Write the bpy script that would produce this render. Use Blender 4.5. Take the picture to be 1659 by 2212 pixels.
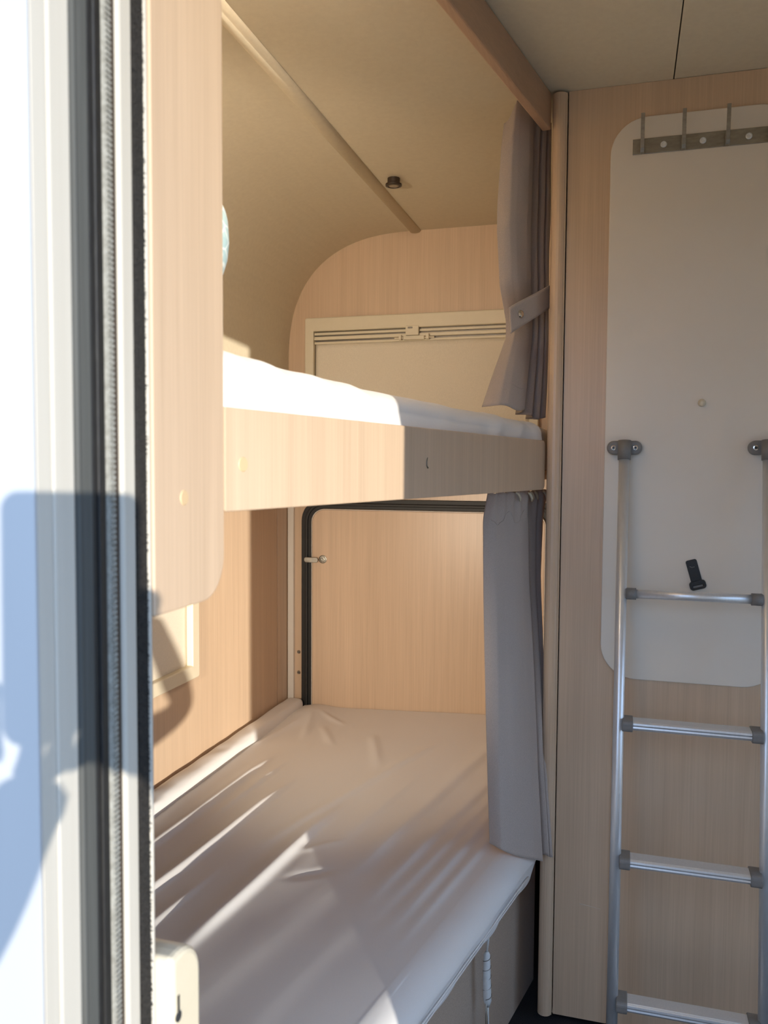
import bpy, bmesh, math, random
from mathutils import Vector, Matrix, noise
random.seed(7)
for o in list(bpy.data.objects): bpy.data.objects.remove(o)
scn = bpy.context.scene
col = scn.collection
R = math.radians

# ------------------------------------------------------------------ camera
YAW, PITCH, ROLL, FPX = R(16.2635), R(3.113), R(0.3647), 1776.33
CAM = Vector((0, 0, 1.18))
F0 = Vector((-math.sin(YAW), math.cos(YAW), 0)); R0 = Vector((math.cos(YAW), math.sin(YAW), 0)); U0 = Vector((0, 0, 1))
FW = F0 * math.cos(PITCH) - U0 * math.sin(PITCH)
UP = U0 * math.cos(PITCH) + F0 * math.sin(PITCH)
RT = R0 * math.cos(ROLL) + UP * math.sin(ROLL)
UP = UP * math.cos(ROLL) - R0 * math.sin(ROLL)
cd = bpy.data.cameras.new('camera'); cam = bpy.data.objects.new('camera', cd); col.objects.link(cam)
cd.sensor_fit = 'HORIZONTAL'; cd.sensor_width = 24.0; cd.lens = FPX * 24.0 / 1659
cd.clip_start = 0.005; cd.clip_end = 500
cam.matrix_world = Matrix(((RT.x, UP.x, -FW.x, CAM.x), (RT.y, UP.y, -FW.y, CAM.y), (RT.z, UP.z, -FW.z, CAM.z), (0, 0, 0, 1)))
cd.dof.use_dof = True; cd.dof.focus_distance = 1.75; cd.dof.aperture_fstop = 7.0
scn.camera = cam

# ------------------------------------------------------------------ world, sun, exposure
SKY = (0.48, 0.68, 1.03); SKY_STRENGTH = 2.9
SUN_COL = (1.0, 0.945, 0.835); SUN_STRENGTH = 6.4
SUN_AZ, SUN_EL = R(33.8), R(2.6)            # travels towards -x +y, a low evening sun
w = bpy.data.worlds.new('sky'); scn.world = w; w.use_nodes = True
bg = w.node_tree.nodes['Background']; bg.inputs[0].default_value = (*SKY, 1); bg.inputs[1].default_value = SKY_STRENGTH
sd = bpy.data.lights.new('sun', 'SUN'); sd.energy = SUN_STRENGTH; sd.color = SUN_COL; sd.angle = R(0.55)
sun = bpy.data.objects.new('sun', sd); col.objects.link(sun)
SD = Vector((-math.sin(SUN_AZ) * math.cos(SUN_EL), math.cos(SUN_AZ) * math.cos(SUN_EL), -math.sin(SUN_EL)))
sun.rotation_euler = SD.to_track_quat('-Z', 'Y').to_euler(); sun.location = (6, -9, 3)
vs = scn.view_settings
vs.view_transform = 'Standard'; vs.look = 'None'; vs.gamma = 1.0; vs.use_curve_mapping = False
vs.exposure = 0.0

# ------------------------------------------------------------------ main dimensions (metres)
XL, YF, YW, ZC = -1.10, 2.606, 1.740, 1.940     # left wall, back wall, wardrobe front, ceiling
YO, YI = 0.440, 0.576                            # outer and inner face of the door wall
XJL, XJR, ZHEAD = -0.360, 0.146, 1.640           # door opening
BA = R(11.6); BD = Vector((math.sin(BA), math.cos(BA), 0)); BN = Vector((math.cos(BA), -math.sin(BA), 0))
P0 = Vector((-0.157, 1.739, 0))                  # far end of the bunk front, BD runs to the back wall, BN to the room
def B(s, t, z): return P0 + BD * s + BN * t + Vector((0, 0, z))

# ------------------------------------------------------------------ materials
def mat(name, color, rough=0.5, metal=0.0, spec=0.5):
    m = bpy.data.materials.new(name); m.use_nodes = True
    b = m.node_tree.nodes['Principled BSDF']
    b.inputs['Base Color'].default_value = (*color, 1); b.inputs['Roughness'].default_value = rough
    b.inputs['Metallic'].default_value = metal; b.inputs['Specular IOR Level'].default_value = spec
    return m
def N(m, t, **kw):
    n = m.node_tree.nodes.new(t)
    for k, v in kw.items(): setattr(n, k, v)
    return n
def L(m, a, b): m.node_tree.links.new(a, b)
def noise_col(m, scale, c1, c2, lo=0.3, hi=0.7, detail=4, bump=0.0, bdist=0.001, rough=0.6):
    b = m.node_tree.nodes['Principled BSDF']
    tc = N(m, 'ShaderNodeTexCoord'); mp = N(m, 'ShaderNodeMapping'); mp.inputs['Scale'].default_value = scale
    nz = N(m, 'ShaderNodeTexNoise'); nz.inputs['Scale'].default_value = 1; nz.inputs['Detail'].default_value = detail; nz.inputs['Roughness'].default_value = rough
    cr = N(m, 'ShaderNodeValToRGB'); cr.color_ramp.elements[0].position = lo; cr.color_ramp.elements[1].position = hi
    cr.color_ramp.elements[0].color = (*c1, 1); cr.color_ramp.elements[1].color = (*c2, 1)
    L(m, tc.outputs['Object'], mp.inputs['Vector']); L(m, mp.outputs[0], nz.inputs['Vector']); L(m, nz.outputs['Fac'], cr.inputs[0])
    L(m, cr.outputs[0], b.inputs['Base Color'])
    if bump:
        bp = N(m, 'ShaderNodeBump'); bp.inputs['Strength'].default_value = bump; bp.inputs['Distance'].default_value = bdist
        L(m, nz.outputs['Fac'], bp.inputs['Height']); L(m, bp.outputs[0], b.inputs['Normal'])
    return cr
def wood(name, c, axis='z', var=0.13, rough=0.36):
    """light oak laminate: fine streaks along the grain over slow bands"""
    m = mat(name, c, rough, spec=0.55); b = m.node_tree.nodes['Principled BSDF']
    tc = N(m, 'ShaderNodeTexCoord'); out = None
    for sc, lg, amp in ((330, 5, 0.55), (60, 1.2, 0.5), (9, 0.5, 0.35)):
        mp = N(m, 'ShaderNodeMapping'); s = [sc, sc, sc]; s['xyz'.index(axis)] = lg; mp.inputs['Scale'].default_value = s
        nz = N(m, 'ShaderNodeTexNoise'); nz.inputs['Scale'].default_value = 1; nz.inputs['Detail'].default_value = 3
        L(m, tc.outputs['Object'], mp.inputs['Vector']); L(m, mp.outputs[0], nz.inputs['Vector'])
        mu = N(m, 'ShaderNodeMath', operation='MULTIPLY_ADD'); mu.inputs[1].default_value = amp
        L(m, nz.outputs['Fac'], mu.inputs[0])
        if out: L(m, out, mu.inputs[2])
        else: mu.inputs[2].default_value = -0.2
        out = mu.outputs[0]
    cr = N(m, 'ShaderNodeValToRGB'); cr.color_ramp.elements[0].position = 0.25; cr.color_ramp.elements[1].position = 0.75
    d = [x * (1 - var * (1.0, 1.15, 1.3)[i]) for i, x in enumerate(c)]; l = [min(1, x * (1 + var * 0.8)) for x in c]
    cr.color_ramp.elements[0].color = (*d, 1); cr.color_ramp.elements[1].color = (*l, 1)
    L(m, out, cr.inputs[0]); L(m, cr.outputs[0], b.inputs['Base Color'])
    bp = N(m, 'ShaderNodeBump'); bp.inputs['Strength'].default_value = 0.12; bp.inputs['Distance'].default_value = 0.0006
    L(m, out, bp.inputs['Height']); L(m, bp.outputs[0], b.inputs['Normal'])
    return m
def cloth(name, c, rough=0.9, weave=1400, amount=0.1, sheen=0.15):
    m = mat(name, c, rough, spec=0.15); b = m.node_tree.nodes['Principled BSDF']
    noise_col(m, (weave, weave, weave * .6), tuple(x * (1 - amount) for x in c), tuple(min(1, x * (1 + amount)) for x in c), .35, .65, 2, 0.15, 0.0004)
    b.inputs['Sheen Weight'].default_value = sheen
    return m
WOODC = (0.605, 0.44, 0.30)
M = {}
M['wood'] = wood('oak_laminate', WOODC)
M['wood_beam'] = wood('oak_laminate_lengthwise', (0.48, 0.30, 0.19), 'y')
M['cream'] = mat('cream_lining', (0.66, 0.57, 0.42), 0.6); noise_col(M['cream'], (90, 90, 90), (0.64, 0.55, 0.405), (0.68, 0.59, 0.435), bump=.05)
M['cream_panel'] = mat('cream_board', (0.76, 0.685, 0.585), 0.42); noise_col(M['cream_panel'], (5, 5, 5), (0.745, 0.67, 0.57), (0.775, 0.70, 0.60))
M['cream_plastic'] = mat('cream_plastic', (0.68, 0.595, 0.44), 0.35); noise_col(M['cream_plastic'], (30, 30, 30), (0.67, 0.585, 0.43), (0.69, 0.605, 0.45))
M['blind'] = cloth('blind_cloth', (0.72, 0.635, 0.51), 0.8, 500, .04, 0)
M['white_gel'] = mat('white_gelcoat', (0.38, 0.38, 0.38), 0.35, spec=.3); noise_col(M['white_gel'], (8, 8, 2), (0.37, 0.37, 0.37), (0.39, 0.39, 0.39))
M['white_frame'] = mat('off_white_frame', (0.51, 0.47, 0.40), 0.5, spec=.2); noise_col(M['white_frame'], (80, 80, 1.5), (0.49, 0.45, 0.38), (0.53, 0.49, 0.42))
M['rubber_grey'] = mat('grey_rubber', (0.085, 0.085, 0.078), 0.8, spec=.15); noise_col(M['rubber_grey'], (400, 400, 8), (0.075, 0.075, 0.068), (0.095, 0.095, 0.088))
M['rubber_black'] = mat('black_rubber', (0.012, 0.011, 0.010), 0.55); noise_col(M['rubber_black'], (300, 300, 60), (0.009, 0.008, 0.008), (0.016, 0.015, 0.013), bump=.2)
M['rubber_light'] = mat('light_ribbed_seal', (0.27, 0.26, 0.22), 0.8, spec=.15); noise_col(M['rubber_light'], (200, 200, 200), (0.2, 0.19, 0.16), (0.33, 0.32, 0.28))
M['brush'] = mat('black_brush_pile', (0.012, 0.010, 0.009), 0.9); noise_col(M['brush'], (600, 600, 600), (0.008, 0.007, 0.006), (0.03, 0.025, 0.02))
M['sheet'] = cloth('white_sheet', (0.78, 0.75, 0.72), 0.95, 1500, .03, .1)
M['curtain'] = cloth('taupe_curtain', (0.47, 0.395, 0.345), 0.95, 1800, .16, .2)
M['carpet'] = cloth('dark_carpet', (0.025, 0.024, 0.026), 1, 700, .6, 0)
M['bedside'] = cloth('brown_lining', (0.46, 0.36, 0.28), 0.85, 900, .15, .05)
M['alu'] = mat('brushed_aluminium', (0.80, 0.82, 0.84), 0.36, 0.62); noise_col(M['alu'], (300, 300, 6), (0.77, 0.79, 0.81), (0.83, 0.85, 0.87))
M['steel'] = mat('dull_steel', (0.36, 0.34, 0.29), 0.38, 0.9); noise_col(M['steel'], (60, 200, 200), (0.31, 0.29, 0.25), (0.40, 0.38, 0.33))
M['steel_dark'] = mat('dark_steel', (0.16, 0.14, 0.12), 0.4, 0.8)
M['chrome'] = mat('chrome', (0.75, 0.72, 0.68), 0.12, 1.0)
M['screw_hole'] = mat('screw_recess', (0.03, 0.03, 0.03), 0.7)
M['grey_plastic'] = mat('grey_plastic', (0.20, 0.19, 0.18), 0.5); noise_col(M['grey_plastic'], (200, 200, 200), (0.19, 0.18, 0.17), (0.21, 0.20, 0.19))
M['black_plastic'] = mat('black_plastic', (0.012, 0.012, 0.013), 0.45); noise_col(M['black_plastic'], (500, 500, 500), (0.009, 0.009, 0.01), (0.016, 0.016, 0.017))
M['brown_plastic'] = mat('dark_brown_plastic', (0.035, 0.02, 0.012), 0.4); noise_col(M['brown_plastic'], (200, 200, 200), (0.03, 0.017, 0.01), (0.04, 0.023, 0.014))
M['lens'] = mat('frosted_lens', (0.28, 0.22, 0.15), 0.3)
M['cable'] = mat('white_cable', (0.70, 0.70, 0.68), 0.45); noise_col(M['cable'], (90, 90, 90), (0.66, 0.66, 0.64), (0.74, 0.74, 0.72))
M['plug'] = mat('cover_cap', (0.62, 0.44, 0.25), 0.5)
M['trim_white'] = mat('white_trim', (0.72, 0.66, 0.58), 0.4); noise_col(M['trim_white'], (50, 50, 5), (0.70, 0.64, 0.56), (0.74, 0.68, 0.60))
M['ground'] = mat('gravel', (0.30, 0.27, 0.22), 0.95); noise_col(M['ground'], (14, 14, 14), (0.22, 0.20, 0.16), (0.38, 0.34, 0.28), bump=.3, bdist=.01)
# pale blue printed pillow case
m = M['pillow'] = cloth('pale_blue_print', (0.55, 0.66, 0.64), 0.9, 1200, .04, .1)
b_ = m.node_tree.nodes['Principled BSDF']; tc = N(m, 'ShaderNodeTexCoord'); vo = N(m, 'ShaderNodeTexVoronoi', feature='DISTANCE_TO_EDGE'); vo.inputs['Scale'].default_value = 58
cr = N(m, 'ShaderNodeValToRGB'); cr.color_ramp.elements[0].position = .03; cr.color_ramp.elements[1].position = .09
cr.color_ramp.elements[0].color = (.74, .80, .77, 1); cr.color_ramp.elements[1].color = (.42, .56, .56, 1)
L(m, tc.outputs['Object'], vo.inputs['Vector']); L(m, vo.outputs['Distance'], cr.inputs[0]); L(m, cr.outputs[0], b_.inputs['Base Color'])

# ------------------------------------------------------------------ mesh helpers
def link(o, parent=None, label=None, cat=None, group=None, kind=None):
    if o.name not in col.objects: col.objects.link(o)
    if parent: o.parent = parent
    if label: o['label'] = label
    if cat: o['category'] = cat
    if group: o['group'] = group
    if kind: o['kind'] = kind
    return o
def mesh(name, vs_, fs, m, parent=None, smooth=False, bevel=0, seg=2, **kw):
    me = bpy.data.meshes.new(name); me.from_pydata([tuple(v) for v in vs_], [], fs); me.update()
    bm = bmesh.new(); bm.from_mesh(me); bmesh.ops.recalc_face_normals(bm, faces=bm.faces); bm.to_mesh(me); bm.free()
    if isinstance(m, str): m = M[m]
    me.materials.append(m)
    if smooth: me.polygons.foreach_set('use_smooth', [True] * len(me.polygons))
    o = bpy.data.objects.new(name, me); link(o, parent, **kw)
    if bevel:
        b = o.modifiers.new('bevel', 'BEVEL'); b.width = bevel; b.segments = seg; b.limit_method = 'ANGLE'; b.angle_limit = R(40)
        if not smooth: me.polygons.foreach_set('use_smooth', [False] * len(me.polygons))
    return o
def empty(name, loc=(0, 0, 0), **kw):
    o = bpy.data.objects.new(name, None); o.location = loc; o.empty_display_size = .05
    link(o, **kw); return o
BOXF = [(0, 1, 3, 2), (4, 6, 7, 5), (0, 4, 5, 1), (2, 3, 7, 6), (0, 2, 6, 4), (1, 5, 7, 3)]
def boxv(lo, hi): return [Vector((x, y, z)) for x in (lo[0], hi[0]) for y in (lo[1], hi[1]) for z in (lo[2], hi[2])]
def boxes(name, lst, m, parent=None, **kw):
    v, f = [], []
    for lo, hi in lst:
        n = len(v); v += boxv(lo, hi); f += [tuple(i + n for i in q) for q in BOXF]
    return mesh(name, v, f, m, parent, **kw)
def box(name, lo, hi, m, parent=None, **kw): return boxes(name, [(lo, hi)], m, parent, **kw)
def bbox_(name, s0, s1, t0, t1, z0, z1, m, parent=None, **kw):
    v = [B(s, t, z) for s in (s0, s1) for t in (t0, t1) for z in (z0, z1)]
    return mesh(name, v, BOXF, m, parent, **kw)
def prism(name, poly, axis, d0, d1, m, parent=None, **kw):
    """poly: 2-D points; axis 'x': (y,z), 'y': (x,z), 'z': (x,y)"""
    def P(p, d): return {'x': (d, p[0], p[1]), 'y': (p[0], d, p[1]), 'z': (p[0], p[1], d)}[axis]
    n = len(poly); v = [P(p, d0) for p in poly] + [P(p, d1) for p in poly]
    f = [tuple(range(n)), tuple(range(2 * n - 1, n - 1, -1))] + [(i, (i + 1) % n, n + (i + 1) % n, n + i) for i in range(n)]
    return mesh(name, v, f, m, parent, **kw)
def rrect(x0, x1, z0, z1, r, n=8, rs=None):
    rs = rs or (r, r, r, r); pts = []            # bl, br, tr, tl
    for (cx, cz, a0), q in zip(((x0, z0, 180), (x1, z0, 270), (x1, z1, 0), (x0, z1, 90)), rs):
        sx = 1 if cx == x0 else -1; sz = 1 if cz == z0 else -1
        if q <= 0: pts.append((cx, cz)); continue
        for i in range(n + 1):
            a = R(a0 + 90 * i / n); pts.append((cx + sx * q + q * math.cos(a), cz + sz * q + q * math.sin(a)))
    return pts
def ring(name, outer, inner, axis, d0, d1, m, parent=None, **kw):
    def P(p, d): return {'x': (d, p[0], p[1]), 'y': (p[0], d, p[1])}[axis]
    n = len(outer); v = [P(p, d0) for p in outer] + [P(p, d0) for p in inner] + [P(p, d1) for p in outer] + [P(p, d1) for p in inner]
    f = []
    for i in range(n):
        j = (i + 1) % n
        f += [(i, j, n + j, n + i), (2 * n + i, 3 * n + i, 3 * n + j, 2 * n + j), (i, 2 * n + i, 2 * n + j, j), (n + i, n + j, 3 * n + j, 3 * n + i)]
    return mesh(name, v, f, m, parent, **kw)
def tube_data(pts, r, n=12, caps=True, flat=1.0):
    pts = [Vector(p) for p in pts]; v, f = [], []; rr = r if isinstance(r, (list, tuple)) else [r] * len(pts)
    t0 = (pts[1] - pts[0]).normalized(); a = t0.orthogonal().normalized()
    for i, p in enumerate(pts):
        t = (pts[min(i + 1, len(pts) - 1)] - pts[max(i - 1, 0)]).normalized()
        a = (a - t * a.dot(t)).normalized(); b = t.cross(a)
        for k in range(n):
            g = 2 * math.pi * k / n; v.append(p + (a * math.cos(g) + b * math.sin(g) * flat) * rr[i])
    for i in range(len(pts) - 1):
        for k in range(n): f.append((i * n + k, i * n + (k + 1) % n, (i + 1) * n + (k + 1) % n, (i + 1) * n + k))
    if caps: f += [tuple(range(n)), tuple(range((len(pts) - 1) * n, len(pts) * n))]
    return v, f
def tube(name, pts, r, m, parent=None, n=12, smooth=True, **kw):
    v, f = tube_data(pts, r, n); return mesh(name, v, f, m, parent, smooth=smooth, **kw)
def lathe(name, prof, origin, axis, m, parent=None, n=24, **kw):
    """prof: (radius, distance along axis)"""
    axis = Vector(axis).normalized(); a = axis.orthogonal().normalized(); b = axis.cross(a); o = Vector(origin); v, f = [], []
    for r, h in prof:
        for k in range(n): g = 2 * math.pi * k / n; v.append(o + axis * h + (a * math.cos(g) + b * math.sin(g)) * max(r, 1e-5))
    for i in range(len(prof) - 1):
        for k in range(n): f.append((i * n + k, i * n + (k + 1) % n, (i + 1) * n + (k + 1) % n, (i + 1) * n + k))
    f += [tuple(range(n)), tuple(range((len(prof) - 1) * n, len(prof) * n))]
    return mesh(name, v, f, m, parent, smooth=False, **kw)
def grid(name, fn, nu, nv, m, parent=None, smooth=True, solid=0, **kw):
    v = [fn(i / nu, j / nv) for i in range(nu + 1) for j in range(nv + 1)]
    f = [(i * (nv + 1) + j, (i + 1) * (nv + 1) + j, (i + 1) * (nv + 1) + j + 1, i * (nv + 1) + j + 1) for i in range(nu) for j in range(nv)]
    o = mesh(name, v, f, m, parent, smooth=smooth, **kw)
    if solid:
        q = o.modifiers.new('thickness', 'SOLIDIFY'); q.thickness = solid; q.offset = 0
    return o
def lerp(a, b, t): return a + (b - a) * t
def interp(tab, x):
    if x <= tab[0][0]: return tab[0][1]
    for (a, va), (b, vb) in zip(tab, tab[1:]):
        if x <= b:
            t = (x - a) / (b - a); return va + (vb - va) * t
    return tab[-1][1]
def sstep(a, b, x):
    t = max(0, min(1, (x - a) / (b - a))); return t * t * (3 - 2 * t)
ST = dict(kind='structure')

# ================================================================== THE SHELL
XR = 1.30
box('ground', (-40, -40, -0.77), (40, 40, -0.71), 'ground', label='pale gravel ground outside the caravan door', **ST)
box('floor', (XL - .06, YO, -0.06), (XR, YF + .06, 0.0), 'carpet', label='dark carpeted caravan floor', **ST)
# ceiling: flat lining, with a cove rolled down into the left wall
prof = []
A_, B_, X0c, Z0c = 0.445, 0.42, XL + 0.445, ZC - 0.42
prof.append((XL, 1.20))
for i in range(25):
    a = R(90) * i / 24; ex = 2 / 2.6
    prof.append((X0c - A_ * math.cos(a) ** ex, Z0c + B_ * math.sin(a) ** ex))
XSEAM = 0.076
prof.append((XSEAM - .0012, ZC))
outer = [(XSEAM - .0012, ZC + .06), (XL - .06, ZC + .06), (XL - .06, 1.20)]
cl = prism('ceiling', prof + outer, 'y', YI, YF, 'cream', label='cream lined ceiling curving down into the left wall', **ST)
box('ceiling_panel', (XSEAM + .0012, YI, ZC + .0005), (XR, YF, ZC + .06), 'cream', cl)
box('roof_skin', (XL - .06, YO, ZC + .062), (XR, YF + .06, ZC + .085), 'white_gel', cl)
# half-round strip over the ceiling joint
v = []; f = []; ns = 10
for y in (YI, YF - .001):
    for k in range(ns + 1):
        a = math.pi * k / ns; v.append((-0.661 + 0.0185 * math.cos(a), y, ZC - .0005 - 0.009 * math.sin(a)))
f = [(k, k + 1, ns + 2 + k, ns + 1 + k) for k in range(ns)] + [tuple(range(ns + 1)), tuple(range(2 * ns + 1, ns, -1))]
mesh('trim_1', v, f, 'cream', smooth=True, label='cream half-round strip covering the joint in the bunk ceiling', **ST)
# left wall: wood panel below the cove, narrower board in the corner with a joint between
wl = box('wall_left', (XL - .06, YI, -.06), (XL - .004, YF, 1.20), 'wood', label='oak laminate left wall beside the lower bunk', **ST)
box('wall_board', (XL - .004, YI, 0.0), (XL, 2.509, 1.198), 'wood', wl, bevel=.001)
box('wall_board', (XL - .004, 2.516, 0.0), (XL - .001, YF - .001, 1.198), 'wood', wl, bevel=.001)
# back wall
wb = box('wall_back', (XL - .06, YF, -.06), (XR, YF + .06, ZC + .06), 'wood', label='oak laminate back wall behind the bunks', **ST)
for z in (0.544, 0.473):
    s_ = lathe('screw', [(.0, 0), (.0062, 0), (.0062, .002), (.004, .004), (0, .004)], (-1.062, YF, z), (0, -1, 0), 'steel', wb, n=14)
    box('screw_slot', (-1.0655, YF - .0046, z - .001), (-1.0585, YF - .0039, z + .001), 'screw_hole', s_)
prism('trim_2', rrect(-1.098, -1.077, 0.30, 1.26, .004), 'y', YF - .012, YF, 'trim_white', label='slim white vertical strip in the corner of the lower bunk', **ST)
# wardrobe block: partition towards the bunk, front wall with rounded post
box('wall_partition', (-0.140, YW + .02, 0), (-0.118, YF, ZC), 'wood', label='oak laminate partition at the end of the bunks', **ST)
ww = box('wall_wardrobe', (-0.1235, YW, 0.012), (1.28, YW + .02, ZC), 'wood', label='oak laminate wardrobe front behind the ladder', **ST)
box('wall_board', (-0.1232, YW - .0015, 0.012), (-0.014, YW, ZC - .0005), 'wood', ww)
box('wall_board', (-0.0115, YW - .0018, 0.012), (0.62, YW, 0.775), 'wood', ww, bevel=.0008)
box('wall_board', (-0.014, YW - .0014, 0.78), (0.62, YW, ZC - .0005), 'wood', ww)
box('wall_board', (0.622, YW - .0018, 0.012), (1.278, YW, ZC - .0005), 'cream_panel', ww)  # unseen cream section, added to bounce sunlight back into the room
tube('scratch', [(-.072, YW - .0016, .2625), (-.055, YW - .0016, .2610), (-.028, YW - .0016, .2575)], [.0007, .0004, .0002], 'trim_white', ww, n=5)
pts = [(-0.1255, YW + .02), (-0.1255, YW - .010)]
for i in range(9):
    a = R(20 + 160 * i / 8); pts.append((-0.1405 + .0145 * math.cos(a), YW - .006 - .013 * math.sin(a)))
pts += [(-0.155, YW + .02)]
prism('trim_3', pts, 'z', 0.014, ZC - .006, 'wood', label='rounded oak corner post between bunks and wardrobe', smooth=False, **ST)
box('wall_side', (1.26, YW + .021, 0), (1.28, YF, ZC), 'wood', label='far side of the wardrobe', **ST)
# door wall with the entrance opening
boxes('wall_front', [((XL - .06, YO, -.06), (-.4005, YI - .03, ZC + .06)), ((XJR, YO, -.06), (XR, YI - .03, ZC + .06)), ((-.4005, YO, ZHEAD), (XJR, YI - .03, ZC + .06)), ((-.4005, YO, -.06), (XJR, YI - .03, -.002))],
      'white_gel', label='white outer caravan wall around the doorway', **ST)
boxes('lining', [((XL, YI - .029, 0), (-.40, YI, ZC)), ((-.40, YI - .029, ZHEAD + .02), (XJR + .02, YI, ZC))], 'wood', bpy.data.objects['wall_front'])
box('lining', (XJR + .02, YI - .029, 0), (XR, YI, ZC), 'cream_panel', bpy.data.objects['wall_front'])  # unseen lining, cream instead of wood to bounce more light
wy0, wy1, wz0, wz1 = .62, 1.70, .25, 1.38
boxes('wall_right', [((XR, YO, -.06), (XR + .05, wy0, ZC + .06)), ((XR, wy1, -.06), (XR + .05, YF + .06, ZC + .06)), ((XR, wy0, -.06), (XR + .05, wy1, wz0)), ((XR, wy0, wz1), (XR + .05, wy1, ZC + .06))], 'cream_panel', label='cream wall with an added fill window at the right end of the caravan', **ST)  # end wall out of view, kept pale for bounce light
w3 = empty('fill_window', (XR, 1.19, wz0), label='unseen clear window added in the right end wall to light the interior', **ST); I3 = Matrix.Translation((-XR, -1.19, -wz0))  # window added out of view to brighten the interior
o = ring('frame', rrect(wy0, wy1, wz0, wz1, .03, 5), rrect(wy0 + .03, wy1 - .03, wz0 + .03, wz1 - .03, .02, 5), 'x', XR - .012, XR + .02, 'cream_plastic', w3); o.matrix_parent_inverse = I3
gm = mat('window_pane', (1, 1, 1), .05); nt = gm.node_tree; tr_ = N(gm, 'ShaderNodeBsdfTransparent'); tr_.inputs[0].default_value = (.93, .95, .95, 1)
gl = N(gm, 'ShaderNodeBsdfGlossy'); gl.inputs['Roughness'].default_value = .02; mx = N(gm, 'ShaderNodeMixShader'); mx.inputs[0].default_value = .05
L(gm, tr_.outputs[0], mx.inputs[1]); L(gm, gl.outputs[0], mx.inputs[2]); L(gm, mx.outputs[0], nt.nodes['Material Output'].inputs[0])
o = box('pane', (XR + .002, wy0 + .03, wz0 + .03), (XR + .006, wy1 - .03, wz1 - .03), gm, w3); o.matrix_parent_inverse = I3

# ================================================================== DOOR FRAME (left jamb with its seals)
df = empty('door_frame', (XJL, YO, 0), label='white entrance door frame with black and grey rubber seals, far left', cat='door frame')
def jamb(name, y0, y1, x, m, bevel=.0012, z1=ZHEAD):
    o = box(name, (-.400, y0, -.002), (x, y1, z1), m, bevel=bevel); o.parent = df; o.matrix_parent_inverse = Matrix.Translation((-XJL, -YO, 0)); return o
jamb('outer_flange', YO + .0003, .4430, XJL - .0006, 'white_gel', .0008)
jamb('outer_frame', .4432, .4580, XJL - .0008, 'white_frame', .001)
jamb('frame_rebate', .4582, .4808, XJL, 'white_frame', .002)
jamb('grey_seal', .4810, .5030, XJL - .0010, 'rubber_grey', .003)
jamb('seal_lip', .4835, .4870, XJL + .0006, 'rubber_grey', .0015)
jamb('black_seal', .5032, .5205, XJL - .0030, 'rubber_black', .002)
jamb('black_seal_lip', .5085, .5125, XJL - .0008, 'rubber_black', .001)
jamb('ribbed_seal', .5207, .5312, XJL - .0022, 'rubber_light', .003)
v, f = [], []
for k in range(400):
    z = .01 + k * .0040; n = len(v); v += boxv((XJL - .003, .5232, z), (XJL - .0012, .5290, z + .0024)); f += [tuple(i + n for i in q) for q in BOXF]
o = mesh('seal_ribs', v, f, 'rubber_light', df, kind='stuff'); o.matrix_parent_inverse = Matrix.Translation((-XJL, -YO, 0))
jamb('dark_gap', .5313, .5368, XJL - .0040, 'brown_plastic', 0)
jamb('screen_track', .5370, .5545, XJL - .0005, 'white_frame', .0025)
jamb('brush_seal', .5547, .5706, XJL - .0008, 'brush', .002)
v, f = [], []
for k in range(14000):
    z = random.uniform(0, ZHEAD); side = random.random(); y = random.uniform(.5555, .5700)
    tip = Vector((XJL + random.uniform(-.0005, .0010), y + random.gauss(0, .0008), z + random.gauss(0, .0012)))
    if side < .35: y = .5552; tip = Vector((XJL - random.uniform(0, .0006), .5547 - abs(random.gauss(0, .0012)), z + random.gauss(0, .0015)))
    b0 = Vector((XJL - .0010, y, z)); n = len(v); v += [b0 + Vector((0, -.0003, -.0004)), b0 + Vector((0, .0003, .0004)), tip]; f.append((n, n + 1, n + 2))
o = mesh('brush_bristles', v, f, 'brush', df, kind='stuff'); o.matrix_parent_inverse = Matrix.Translation((-XJL, -YO, 0))
jamb('inner_edge', .5712, YI - .0005, XJL - .0003, 'white_frame', .0015)
for nm, lo, hi in (('right_frame', (XJR + .0005, YO - .003, -.002), (XJR + .034, YO - .0003, ZHEAD + .034)), ('head_frame', (XJL - .04, YO - .003, ZHEAD + .0005), (XJR + .0003, YO - .0003, ZHEAD + .034))):
    o = box(nm, lo, hi, 'white_gel', df, bevel=.0008); o.matrix_parent_inverse = Matrix.Translation((-XJL, -YO, 0))
# cream lock housing low on the inner side of the jamb
lk = empty('lock_housing', (-.36, YI, .45), label='rounded cream plastic lock housing low on the door frame', cat='lock')
o = prism('cover', rrect(YI, .6245, .45, .777, .012, 8, (.012, .012, .034, .006)), 'x', -.400, -.346, 'cream_plastic', lk, bevel=.006, seg=3); o.matrix_parent_inverse = Matrix.Translation((.36, -YI, -.45))
o = lathe('keyhole', [(0, 0), (.0042, 0), (.0042, .0012), (0, .0012)], (-.346, .585, .724), (1, 0, 0), 'screw_hole', lk, n=14); o.matrix_parent_inverse = Matrix.Translation((.36, -YI, -.45))
o = box('slot', (-.3462, .5835, .726), (-.3449, .5865, .742), 'steel', lk); o.matrix_parent_inverse = Matrix.Translation((.36, -YI, -.45))

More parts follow.
